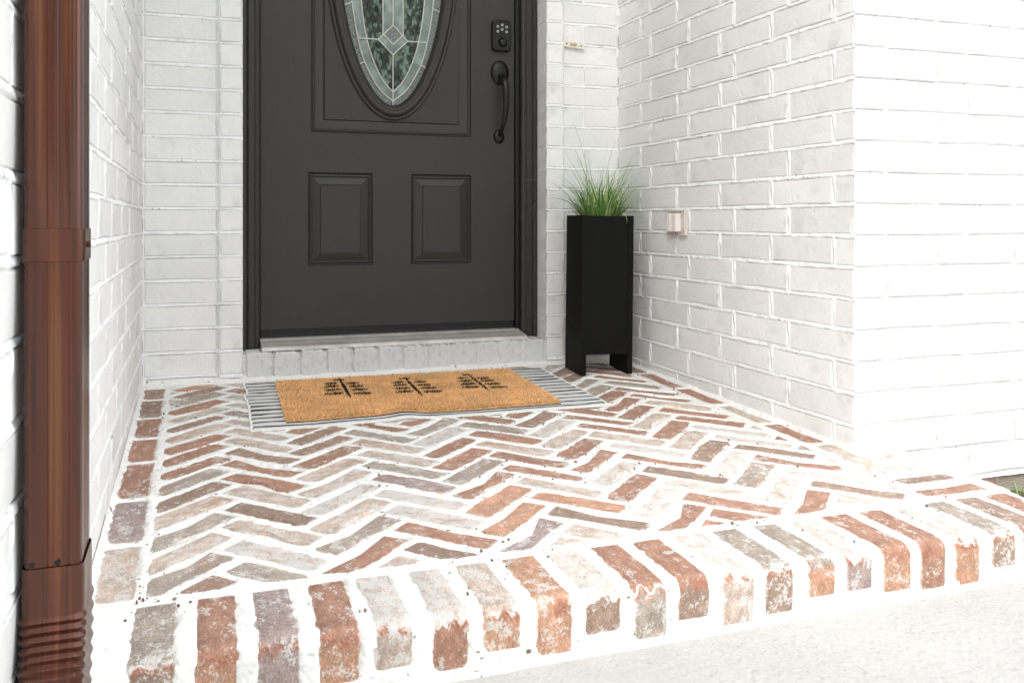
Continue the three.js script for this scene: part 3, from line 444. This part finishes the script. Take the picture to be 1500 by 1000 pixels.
// ---------- door frame ----------
const frame = thing('door_frame', 'black painted wooden door frame with a weathered metal threshold', 'door frame');
{
  // brick mould profile, extruded upwards: points (x from the outer edge inwards, z)
  const casing = (x0, dir) => { const s = new THREE.Shape(), w = .0595; const pr = [[0, -.14], [0, -.082], [.003, -.079], [.014, -.079], [.018, -.083], [.022, -.08], [.04, -.08], [.044, -.084], [.05, -.0835], [w - .004, -.086], [w, -.09], [w, -.14]]; pr.forEach(([a, z], i) => (i ? s.lineTo(x0 + a * dir, -z) : s.moveTo(x0 + a * dir, -z))); s.closePath(); const g = new THREE.ExtrudeGeometry(s, { depth: 2.3 - .127, bevelEnabled: false }); g.rotateX(-Math.PI / 2); g.translate(0, .127, 0); return g; };
  part('side_casing', casing(OX0 + .001, 1), frameMat, frame); part('side_casing', casing(OX1 - .001, -1), frameMat, frame);
  part('head_casing', box(OX0 + .001, OX1 - .001, 2.215, 2.3, -.14, -.081), frameMat, frame);
  part('jamb', box(OX0 + .001, DX0 - .003, .128, 2.2, -.24, -.141), frameMat, frame); part('jamb', box(DX1 + .003, OX1 - .001, .128, 2.2, -.24, -.141), frameMat, frame);
  part('door_stop', box(DX1 + .003, -.3535, .155, 2.2, -.1405, -.112), rubber, frame); part('door_stop', box(-1.2875, DX0 - .002, .155, 2.2, -.1405, -.112), rubber, frame);
  const tm = std({ map: texOf(512, 64, (x, y) => { const s = .78 + .1 * (fbm(x / 512 * 40, y / 64 * 3, 3) - .5) + .03 * (vn(x * .02, y * .9) - .5); const d = fbm(x / 512 * 9 + 4, y / 64 * 2, 4); return [s, s * .975, s * .93].map((a) => a * (d > .6 ? 1 - (d - .6) * .5 : 1)); }), metalness: .35, roughness: .5 });
  const s = new THREE.Shape(); [[-.2, .1275], [-.2, .158], [-.128, .158], [-.105, .154], [-.1, .15], [-.096, .1515], [-.06, .1465], [-.056, .144], [-.05, .1455], [-.02, .1415], [-.014, .1385], [-.011, .1275]].forEach(([z, y], i) => (i ? s.lineTo(-z, y) : s.moveTo(-z, y))); s.closePath();
  const g = new THREE.ExtrudeGeometry(s, { depth: .93, bevelEnabled: false }); g.rotateY(Math.PI / 2); g.translate(-1.2868, 0, 0); // (sx, y, depth) -> x = depth, z = -sx
  { const p = g.attributes.position, u = g.attributes.uv; for (let i = 0; i < p.count; i++) u.setXY(i, p.getX(i), -p.getZ(i) * 6); }
  part('threshold', g, tm, frame);
}
// dim hall behind the door glass
{
  const hallMat = std({ color: 0x8b857a, roughness: .9 }), hall = thing('hall', 'dim entrance hall behind the door glass', 'hall', [0, 0, 0], { kind: 'structure' });
  part('hall_floor', box(-2.3, .6, .05, .1, -4, -.26), hallMat, hall); part('hall_ceiling', box(-2.3, .6, 2.6, 2.65, -4, -.26), hallMat, hall); part('hall_wall', box(-2.3, .6, .1, 2.6, -4.05, -4), hallMat, hall); part('hall_wall', box(-2.35, -2.3, .05, 2.65, -4, -.26), hallMat, hall); part('hall_wall', box(.6, .65, .05, 2.65, -4, -.26), hallMat, hall);
  part('hall_wall', box(-2.3, XL - .001, .1, 2.6, -.3, -.26), hallMat, hall); part('hall_wall', box(.013, .6, .1, 2.6, -.3, -.26), hallMat, hall);
}
// porch roof over the recess
{
  const roof = thing('porch_roof', 'white boarded porch ceiling with its fascia above the door recess', 'roof');
  const wm = std({ color: 0xe6e5e0, roughness: .7 });
  part('fascia', box(XL - .3, .4, 2.86, 3.05, 1.285, 1.31), wm, roof);
  for (let i = 0; i < 12; i++) part('ceiling_board', box(XL + .002, -.0005, 2.952 + (i % 2) * .002, 2.97, -.0 + i * .105 + .001, i * .105 + .104), wm, roof);
  part('roof_deck', box(XL - .3, 1.4, 2.98, 3.06, -.4, 1.284), wm, roof);
}
// ---------- striped rug ----------
const hump = (x, z) => .0065 * Math.exp(-(((x + .945 + (z - .6) * .1) / .045) ** 2)) * sst(.3, .62, z) + .004 * (fbm(x * 5, z * 5, 2) - .5);
{
  const rug = thing('striped_rug', 'white cotton rug with thin black stripes lying under the coir mat', 'rug', [-.852, floorY(.375), .375]);
  rug.rotation.order = 'YXZ'; rug.rotation.x = Math.atan(EPS); rug.rotation.y = -.02;
  const W = 1.0, D = .6, map = texOf(1024, 1024, (x, y) => { const u = x / 1024, v = y / 1024, weave = .9 + .1 * Math.sin(u * 1024 * 1.3 + Math.sin(v * 340) * 2) * .4 + .06 * (vn(x * .9, y * .9) - .5);
    const ww = v + .01 + (fbm(u * 9, v * 30, 3) - .5) * .03 + (vn(u * 26, v * 13) - .5) * .006, ph = ((ww - .045) * 13.2) % 1, line = v > .03 && v < .965 && ph < .27 + .1 * (vn(u * 40, Math.floor((ww - .045) * 13.2)) - .5);
    const c = line ? [.09, .09, .095] : [.95, .945, .93]; return c.map((a) => a * weave); });
  const bump = texOf(512, 512, (x, y) => { const b = .5 + .35 * Math.sin(y * 1.57) + .25 * (vn(x * .6, y * .6) - .5); return [b, b, b]; }, false); bump.repeat.set(2, 2);
  const nu = 160, nv = 90, pos = [], uv = [], idx = [];
  for (let j = 0; j <= nv; j++) for (let i = 0; i <= nu; i++) { const a = i / nu, b = j / nv, x = (a - .5) * W + (fbm(b * 9, 3 + (a > .5), 2) - .5) * .012 * sst(.3, .5, Math.abs(a - .5)) , z = (b - .5) * D + (fbm(a * 7, 8 + (b > .5), 2) - .5) * .01 * sst(.3, .5, Math.abs(b - .5)), e = Math.min(i, nu - i, j, nv - j);
    const h = e === 0 ? -.001 : .0055 + hump(x - .852, z + .375) * (z > -.1 ? 1 : .3); pos.push(x, h, z); uv.push(a, b); }
  for (let j = 0; j < nv; j++) for (let i = 0; i < nu; i++) { const a = j * (nu + 1) + i; idx.push(a, a + nu + 1, a + 1, a + 1, a + nu + 1, a + nu + 2); }
  part('woven_cloth', geoFrom(pos, idx, uv), std({ map, bumpMap: bump, bumpScale: .0005, roughness: .95 }), rug);
  // stitched hem loops on the front and left edges
  const hm = std({ color: 0xe9e6dd, roughness: .95 }), loops = [], r = rng(41);
  for (let i = 0; i < 150; i++) { const g = new THREE.SphereGeometry(.0042, 6, 4); g.scale(1.05, .8, 1); g.translate((i / 149 - .5) * W, .003 + hump((i / 149 - .5) * W - .852, .67), D / 2 + (r() - .5) * .003 + (fbm(i / 149 * 7, 9, 2) - .5) * .01); loops.push(g); }
  for (let i = 0; i < 90; i++) for (const s of [-1, 1]) { const g = new THREE.SphereGeometry(.004, 6, 4); g.scale(1, .8, 1.05); g.translate(s * W / 2 + (fbm(i / 89 * 9, 3 + (s > 0), 2) - .5) * .012, .0028, (i / 89 - .5) * D); loops.push(g); }
  part('hem_stitching', mergeGeometries(loops), hm, rug);
}
// ---------- coir mat ----------
{
  const X = -.876, Z = .378, W = .772, D = .5, mat = thing('coir_doormat', 'tan coir doormat with three black leaf sprigs on the striped rug', 'doormat', [X, floorY(Z) + .0055, Z]);
  mat.rotation.order = 'YXZ'; mat.rotation.x = Math.atan(EPS); mat.rotation.y = -.028;
  const lift = (x, z) => hump(x + X, z + Z) * (z > 0 ? 1.1 : .6), TH = .015;
  const nu = 80, nv = 50, pos = [], idx = [], buv = [];
  for (let j = 0; j <= nv; j++) for (let i = 0; i <= nu; i++) { const e = Math.min(i, nu - i, j, nv - j), x = (i / nu - .5) * W, z = (j / nv - .5) * D; pos.push(x, e ? TH - .007 + lift(x, z) : lift(x, z), z); buv.push(i / nu, j / nv); }
  for (let j = 0; j < nv; j++) for (let i = 0; i < nu; i++) { const a = j * (nu + 1) + i; idx.push(a, a + nu + 1, a + 1, a + 1, a + nu + 1, a + nu + 2); }
  
  part('rubber_edge', (() => { const g = new THREE.BufferGeometry(); const p = [], ix = [], N = 80; for (let i = 0; i <= N; i++) { const x = (i / N - .5) * W; p.push(x, lift(x, D / 2) - .001, D / 2 + .002, x, lift(x, D / 2) + .003, D / 2 + .002); } for (let i = 0; i < N; i++) ix.push(i * 2, i * 2 + 2, i * 2 + 1, i * 2 + 1, i * 2 + 2, i * 2 + 3); g.setAttribute('position', new THREE.Float32BufferAttribute(p, 3)); g.setIndex(ix); g.computeVertexNormals(); return g; })(), std({ color: 0x1b1917, roughness: .8, side: THREE.DoubleSide }), mat);
  // printed sprigs: stem and leaves as ellipses [cx, cz, half length, half width, angle]
  const sprigs = [[-1.066, .3], [-.862, .338], [-.652, .328]].map(([x, z]) => [x - X, z - Z]), E = [[0, .0, .13, .0052, Math.PI / 2], [-.004, -.128, .018, .013, 0]];
  for (const [k, z] of [[0, -.085], [1, -.04], [2, .008], [3, .058]]) { const g = .68 + .1 * k; E.push([-.012 - .03 * g, z + .004, .031 * g, .0148, -.12], [.012 + .03 * g, z + .02, .031 * g, .0148, .12]); }
  const inkAt = (x, z) => { for (const [sx, sz] of sprigs) { const a = x - sx, b = z - sz; if (Math.abs(a) > .09 || Math.abs(b) > .15) continue; for (const [cx, cz, l, w, t] of E) { const p = a - cx, q = b - cz, u = (p * Math.cos(t) + q * Math.sin(t)) / l, v = (-p * Math.sin(t) + q * Math.cos(t)) / w; if (u * u + v * v < 1) return true; } } return false; };
  part('backing', geoFrom(pos, idx, buv), std({ map: texOf(768, 512, (x, y) => { const k = .86 + .32 * vn(x * .7, y * .7); return inkAt((x / 768 - .5) * W, (y / 512 - .5) * D) ? [.13 * k, .12 * k, .11 * k] : [.88 * k, .7 * k, .48 * k]; }), roughness: 1 }), mat);
  const fib = (() => { const g = new THREE.BufferGeometry(); g.setAttribute('position', new THREE.Float32BufferAttribute([-.0009, 0, 0, .0009, 0, 0, .0004, 1, .0002, -.0007, 0, .0012, 0, 0, -.0012, .0004, 1, .0002], 3)); g.setIndex([0, 1, 2, 3, 4, 5]); g.computeVertexNormals(); return g; })();
  const N = 52000, im = new THREE.InstancedMesh(fib, std({ color: 0xffffff, roughness: .95, side: THREE.DoubleSide }), N), r = rng(4242), m = new THREE.Matrix4(), q = new THREE.Quaternion(), e = new THREE.Euler(), col = new THREE.Color();
  for (let i = 0; i < N; i++) { const x = (r() - .5) * W, z = (r() - .5) * D, ex = (Math.abs(x) > W / 2 - .012 ? Math.sign(x) * .5 : 0), ez = (Math.abs(z) > D / 2 - .012 ? Math.sign(z) * .55 : 0);
    e.set((r() - .5) * 1.1 + ez, r() * 6.28, (r() - .5) * 1.1 - ex); q.setFromEuler(e); const len = .006 + r() * .005, tip = new THREE.Vector3(0, len * .9, 0).applyQuaternion(q), ink = inkAt(x + tip.x, z + tip.z);
    m.compose(new THREE.Vector3(x, TH - .008 + lift(x, z), z), q, new THREE.Vector3(1 + r() * .7, len, 1 + r() * .7)); im.setMatrixAt(i, m);
    const v = .72 + r() * .55 + .3 * (fbm(x * 20, z * 20, 2) - .5); if (ink) col.setRGB(.022 * v, .02 * v, .018 * v); else col.setRGB(.92 * v, .6 * v, .295 * v); im.setColorAt(i, col); }
  im.name = 'coir_pile'; im.userData = { kind: 'stuff' }; im.castShadow = im.receiveShadow = true; mat.add(im);
}
// ---------- planter with grass ----------
{
  const px = -.168, pz = .185, planter = thing('wooden_planter', 'tall square black wooden planter standing beside the door', 'planter', [px, floorY(.185) + .001, pz]);
  planter.rotation.y = -.07; planter.rotation.z = -.012;
  const bm = new THREE.MeshPhysicalMaterial({ specularIntensity: .35, map: texOf(256, 512, (x, y) => { const s = .045 + .02 * (fbm(x * .06, y * .008, 4) - .5) + .015 * (vn(x * .5, y * .03) - .5); return [s * 1.03, s, s * .97]; }), bumpMap: doorBump, bumpScale: .001, roughness: .7 });
  const W = .186, D = .165, H = .54, T = .018;
  const board = (x0, x1, y0, y1, z0, z1) => { const g = box(x0, x1, y0, y1, z0, z1); const p = g.attributes.position, u = g.attributes.uv; for (let i = 0; i < p.count; i++) u.setXY(i, (p.getX(i) + p.getZ(i)) * 3, p.getY(i) * 1.5); return g; };
  part('side_board', board(-W / 2, -W / 2 + T, 0, H, -D / 2, D / 2), bm, planter); part('side_board', board(W / 2 - T, W / 2, 0, H, -D / 2, D / 2), bm, planter);
  part('front_board', board(-W / 2 + T + .0005, W / 2 - T - .0005, .068, H - .001, D / 2 - T - .0015, D / 2 - .0015), bm, planter); part('back_board', board(-W / 2 + T + .0005, W / 2 - T - .0005, .068, H - .001, -D / 2 + .0015, -D / 2 + T), bm, planter);
  part('base_board', board(-W / 2 + T + .0005, W / 2 - T - .0005, .085, .1, -D / 2 + T + .001, D / 2 - T - .002), bm, planter);
  part('soil', board(-W / 2 + T + .0005, W / 2 - T - .0005, H - .06, H - .035, -D / 2 + T + .001, D / 2 - T - .002), std({ color: 0x2a2019, roughness: 1 }), planter);
  const grass = thing('potted_grass', 'clump of thin arching green grass growing in the black planter', 'plant', [px, floorY(.185) + H - .037, pz]);
  const r = rng(99), sets = [[], [], []], tips = [];
  for (let i = 0; i < 430; i++) { const a = r() * 6.28, d = Math.sqrt(r()), bx = Math.cos(a) * d * .06 + (r() < .35 ? .035 : 0), bz = Math.sin(a) * d * .05, out = Math.atan2(bz + (r() - .5) * .06, bx + (r() - .5) * .08), h = .09 + r() * r() * .2 + .05 * (1 - d);
    const g = blade(h, .0036 + r() * .0024, out, .15 + d * .55 + r() * .35, .1 + r() * .6, r, 6); g.translate(clamp(bx, -.068, .068), 0, clamp(bz, -.058, .055)); sets[Math.floor(r() * 3)].push(g); }
  // long single blades: [base x, base z, length, azimuth, lean, curl]
  for (const [bx, bz, h, az, l, c] of [[-.015, 0, .3, 3.25, .22, .14], [.0, .01, .235, .05, .22, .1], [.01, 0, .24, .3, .06, .15], [.045, .01, .235, -.15, .5, -.05], [.05, 0, .19, -.1, .5, .1], [-.03, .02, .2, 3.2, .42, .1], [-.04, .01, .16, 3.0, .1, -.1], [-.05, .03, .23, 3.3, 1.15, .2], [-.05, .04, .2, 3.0, 1.5, .3], [-.05, .035, .19, 3.2, 1.35, .55], [-.045, .03, .18, 3.35, .8, .0], [.06, .01, .16, .1, 1.0, .5], [.02, .05, .1, 1.3, 1.2, 1.5], [-.01, -.01, .2, 3.0, .1, .1], [.03, .0, .18, -.4, .35, .1], [.055, .02, .15, 0, .75, .1], [-.02, .01, .21, 2.9, .3, .2]]) { const g = blade(h * 1.4, .0068, az, l, c, r, 10); g.translate(bx, 0, bz); sets[Math.floor(r() * 3)].push(g); }
  const gm = [0x74a04a, 0x598538, 0x9fba70].map((c) => new THREE.MeshPhysicalMaterial({ color: c, roughness: .6, side: THREE.DoubleSide, transmission: .2, thickness: 0 }));
  sets.forEach((s, i) => part('grass_blades', mergeGeometries(s), gm[i], grass));
}
// ---------- outlet cover and doorbell ----------
{
  const o = thing('outlet_cover', 'weathered pinkish outdoor outlet cover with two flip lids on the white brick', 'outlet cover', [0, .5495, .449]);
  const pm = std({ map: texOf(128, 128, (x, y) => { const s = 1 + .1 * (fbm(x * .05, y * .05, 4) - .5), w = fbm(x * .09 + 5, y * .04, 3); return [.8, .745, .71].map((a, i) => lerp(a * s, [.9, .89, .87][i], sst(.55, .68, w) * .7)); }), roughness: .55 });
  const pl = box(-.0105, -.001, -.041, .041, -.058, .058); part('back_plate', pl, pm, o);
  part('plate_rim', mergeGeometries([box(-.015, -.0106, .036, .0405, -.0575, .0575), box(-.0145, -.0106, -.0405, -.037, -.0575, .0575), box(-.0145, -.0106, -.0368, .0358, .0535, .0575)]), pm, o);
  for (const z of [-.026, .014]) { const s = new THREE.Shape(); s.moveTo(-.017, 0); s.lineTo(-.015, .011); s.lineTo(-.004, .017); s.lineTo(.004, .013); s.lineTo(.013, .017); s.lineTo(.016, .006); s.lineTo(.017, 0); s.closePath(); const g = new THREE.ExtrudeGeometry(s, { depth: .058, bevelEnabled: true, bevelSize: .001, bevelThickness: .001, bevelSegments: 1 });
    // shape (sx = along the wall, sy = outwards), extruded upwards
    const M = new THREE.Matrix4().makeBasis(new THREE.Vector3(0, 0, 1), new THREE.Vector3(-1, 0, 0), new THREE.Vector3(0, 1, 0)); g.applyMatrix4(M); g.translate(-.0108, -.028, z); part('flip_lid', crease(g, .4), pm, o); }
  const scr = part('screw', new THREE.SphereGeometry(.0045, 12, 8), std({ color: 0xd8d8d4, metalness: .6, roughness: .35 }), o); scr.position.set(-.0125, .029, .043);
  const bell = thing('doorbell', 'small ivory doorbell button on the white brick beside the door', 'doorbell', [-.185, 1.2, .004]);
  const iv = std({ color: 0xe4dccb, roughness: .45 }); bell.rotation.z = -.1; bell.rotation.y = -.06;
  const rs = new THREE.Shape(); rs.moveTo(-.036, -.01); rs.lineTo(.034, -.01); rs.quadraticCurveTo(.04, -.01, .04, 0); rs.quadraticCurveTo(.04, .01, .034, .01); rs.lineTo(-.036, .01); rs.quadraticCurveTo(-.04, .01, -.04, 0); rs.quadraticCurveTo(-.04, -.01, -.036, -.01);
  part('housing', new THREE.ExtrudeGeometry(rs, { depth: .01, bevelEnabled: true, bevelSize: .0015, bevelThickness: .002, bevelSegments: 2 }), iv, bell);
  const bt = new THREE.CapsuleGeometry(.0055, .016, 6, 12).rotateZ(Math.PI / 2).scale(1, 1, .5); part('push_button', bt, std({ color: 0xb9aa84, roughness: .4 }), bell).position.set(-.002, 0, .0125);
  const sc = std({ color: 0x4b4136, roughness: .5, metalness: .5 }); for (const x of [-.029, .028]) part('screw', new THREE.SphereGeometry(.003, 10, 6), sc, bell).position.set(x, 0, .0118);
  part('gap_shade', box(-.047, -.0415, -.012, .012, -.003, .004), std({ color: 0x2f2721, roughness: 1 }), bell);  // dark block stands in for the shade in the gap behind the lifted end
}
// ---------- downspout ----------
{
  const x0 = -1.6418, x1 = -1.5935, z1 = 2.115, z0 = 2.04;
  const ds = thing('downspout', 'brown painted metal downspout strapped to the white brick wall', 'downspout', [(x0 + x1) / 2, 0, (z0 + z1) / 2]);
  const W = x1 - x0, D = z1 - z0;
  // fluted outline, corners rounded
  const outline = (w, d, q = .007, fl = .0014) => { const P = []; const side = (ax, ay, bx, by, nx, ny, grooves) => { const N = 36; for (let i = 0; i <= N; i++) { const t = i / N; let g = 0; for (const c of grooves) g += Math.exp(-(((t - c) / .035) ** 2)); P.push([lerp(ax, bx, t) - nx * g * fl, lerp(ay, by, t) - ny * g * fl]); } };
    const corner = (cx, cy, a0) => { for (let i = 1; i < 5; i++) { const a = a0 + i / 5 * Math.PI / 2; P.push([cx + Math.cos(a) * q, cy + Math.sin(a) * q]); } };
    side(-w / 2 + q, -d / 2, w / 2 - q, -d / 2, 0, -1, [.3, .5, .7]); corner(w / 2 - q, -d / 2 + q, -Math.PI / 2); side(w / 2, -d / 2 + q, w / 2, d / 2 - q, 1, 0, [.3, .5, .7]); corner(w / 2 - q, d / 2 - q, 0);
    side(w / 2 - q, d / 2, -w / 2 + q, d / 2, 0, 1, [.12, .36, .5, .64]); corner(-w / 2 + q, d / 2 - q, Math.PI / 2); side(-w / 2, d / 2 - q, -w / 2, -d / 2 + q, -1, 0, [.3, .5, .7]); corner(-w / 2 + q, -d / 2 + q, Math.PI); return P; };
  const sweep = (rings) => { // rings: list of outlines placed in space
    const pos = [], uv = [], idx = [], n = rings[0].length; rings.forEach((R, j) => R.forEach((p, i) => { pos.push(...p); uv.push(i / n, p[1]); })); for (let j = 0; j < rings.length - 1; j++) for (let i = 0; i < n; i++) { const a = j * n + i, b = j * n + (i + 1) % n; idx.push(a, a + n, b, b, a + n, b + n); } return crease(geoFrom(pos, idx, uv), .6); };
  const straight = (P, y0, y1, n = 2) => Array.from({ length: n }, (_, j) => P.map(([x, z]) => [x, lerp(y0, y1, j / (n - 1)), z]));
  const cm = texOf(512, 1024, (x, y) => { const u = x / 512, v = y / 1024; let s = 1 + .42 * (fbm(u * 80, v * 1.2, 3) - .5) + .3 * (fbm(u * 9, v * 3 + 4, 3) - .5); let c = [.32 * s, .145 * s, .07 * s];
    const drip = fbm(u * 60 + 3, v * 5, 3); if (drip > .6) c = c.map((a) => a * (1 - (drip - .6) * 1.2)); const am = fbm(u * 26 + 9, v * 2.5 + 7, 3); if (am > .58) c = c.map((a, i) => lerp(a, [.52, .35, .16][i], (am - .58) * 2.4)); return c; });
  const brown = new THREE.MeshPhysicalMaterial({ map: cm, metalness: .55, roughness: .34, clearcoat: .45, clearcoatRoughness: .15 });
  const P = outline(W, D);
  part('pipe', sweep(straight(P, .23, 2.7, 2)), brown, ds);
  // strap with its ears
  const S = outline(W + .0026, D + .0026, .008, .0002).map(([x, z]) => [x, z]); part('strap', sweep([straight(S.map(([x, z]) => [x * .97, z * .97]), .5155, .5156)[0], ...straight(S, .5158, .5455), straight(S.map(([x, z]) => [x * .97, z * .97]), .5457, .5458)[0]]), brown, ds);
  const ear = box(W / 2 + .0014, W / 2 + .0026, .5165, .545, .006, .03); part('strap_tab', ear, brown, ds);
  const sw = new THREE.CylinderGeometry(.003, .0034, .004, 10).rotateZ(Math.PI / 2); part('screw', sw, brown, ds).position.set(W / 2 + .0042, .531, .02);
  const dark = std({ color: 0x070504, roughness: .7 }); for (const x of [-.017, .004]) part('rivet', new THREE.SphereGeometry(.0024, 10, 8).scale(1, 1, .5), dark, ds).position.set(x, .2385, D / 2 + .0003);
  // elbow: smooth socket, then a corrugated bend towards the walk
  const rings = [], E0 = outline(W + .0045, D + .0045, .009, .0006), RB = .085;
  rings.push(...straight(E0, .2345, .19, 6).map((R, j) => (j === 0 ? R.map(([x, y, z]) => [x * .985, y, z * .985]) : R)));
  for (let i = 0; i <= 150; i++) { const t = i / 150, a = t * 1.15, k = Math.sin(t * Math.PI * 2 * 15 - Math.PI / 2) * .5 + .5, sc = 1 + .07 * k, zc = D / 2 + .006, pivotZ = zc + .105; // bend about a line in front of the pipe
    rings.push(E0.map(([x, z]) => { const X = x * sc, Zr = pivotZ - z * sc, y = .19; return [X, y - Math.sin(a) * Zr, pivotZ - Math.cos(a) * Zr]; })); }
  const last = rings[rings.length - 1].map((p) => [p[0], p[1] - .12 * Math.cos(1.15), p[2] + .12 * Math.sin(1.15)]); rings.push(last);
  part('elbow', sweep(rings.map((R) => R)), brown, ds);
}
// ---------- garden across the walk, mirrored in the door glass ----------
{
  const leafMat = [0x3f5a2c, 0x4d6b34, 0x35502a].map((c) => std({ color: c, roughness: .8, side: THREE.DoubleSide })), bark = std({ color: 0x5a4a3c, roughness: 1 });
  const spots = [[-6.5, 11, 2.6, 'broad'], [-2.2, 12.5, 3.2, 'tall'], [2.4, 11.5, 2.8, 'wide'], [6.5, 13, 3.4, 'loose']];
  spots.forEach(([x, z, s, w], i) => { const r = rng(1000 + i), t = thing('garden_tree', w + ' leafy green tree across the lawn', 'tree', [x, -.2, z], { group: 'trees across the lawn' });
    part('trunk', new THREE.CylinderGeometry(.08, .16, s, 9).translate(0, s / 2, 0), bark, t);
    const gs = []; for (let k = 0; k < 3600; k++) { const a = r() * 6.28, b = Math.acos(2 * r() - 1), d = s * .62 * Math.cbrt(r()) * (.75 + .5 * vn(a * 2 + i * 9, b * 3)), g = new THREE.PlaneGeometry(.2, .13); g.rotateX(r() * 6.28); g.rotateY(r() * 6.28); g.translate(Math.sin(b) * Math.cos(a) * d * 1.15, s * 1.0 + Math.cos(b) * d * .95, Math.sin(b) * Math.sin(a) * d * 1.15); gs.push(g); }
    part('crown', mergeGeometries(gs), leafMat[i % 3], t); });
}
renderer.render(scene, camera);
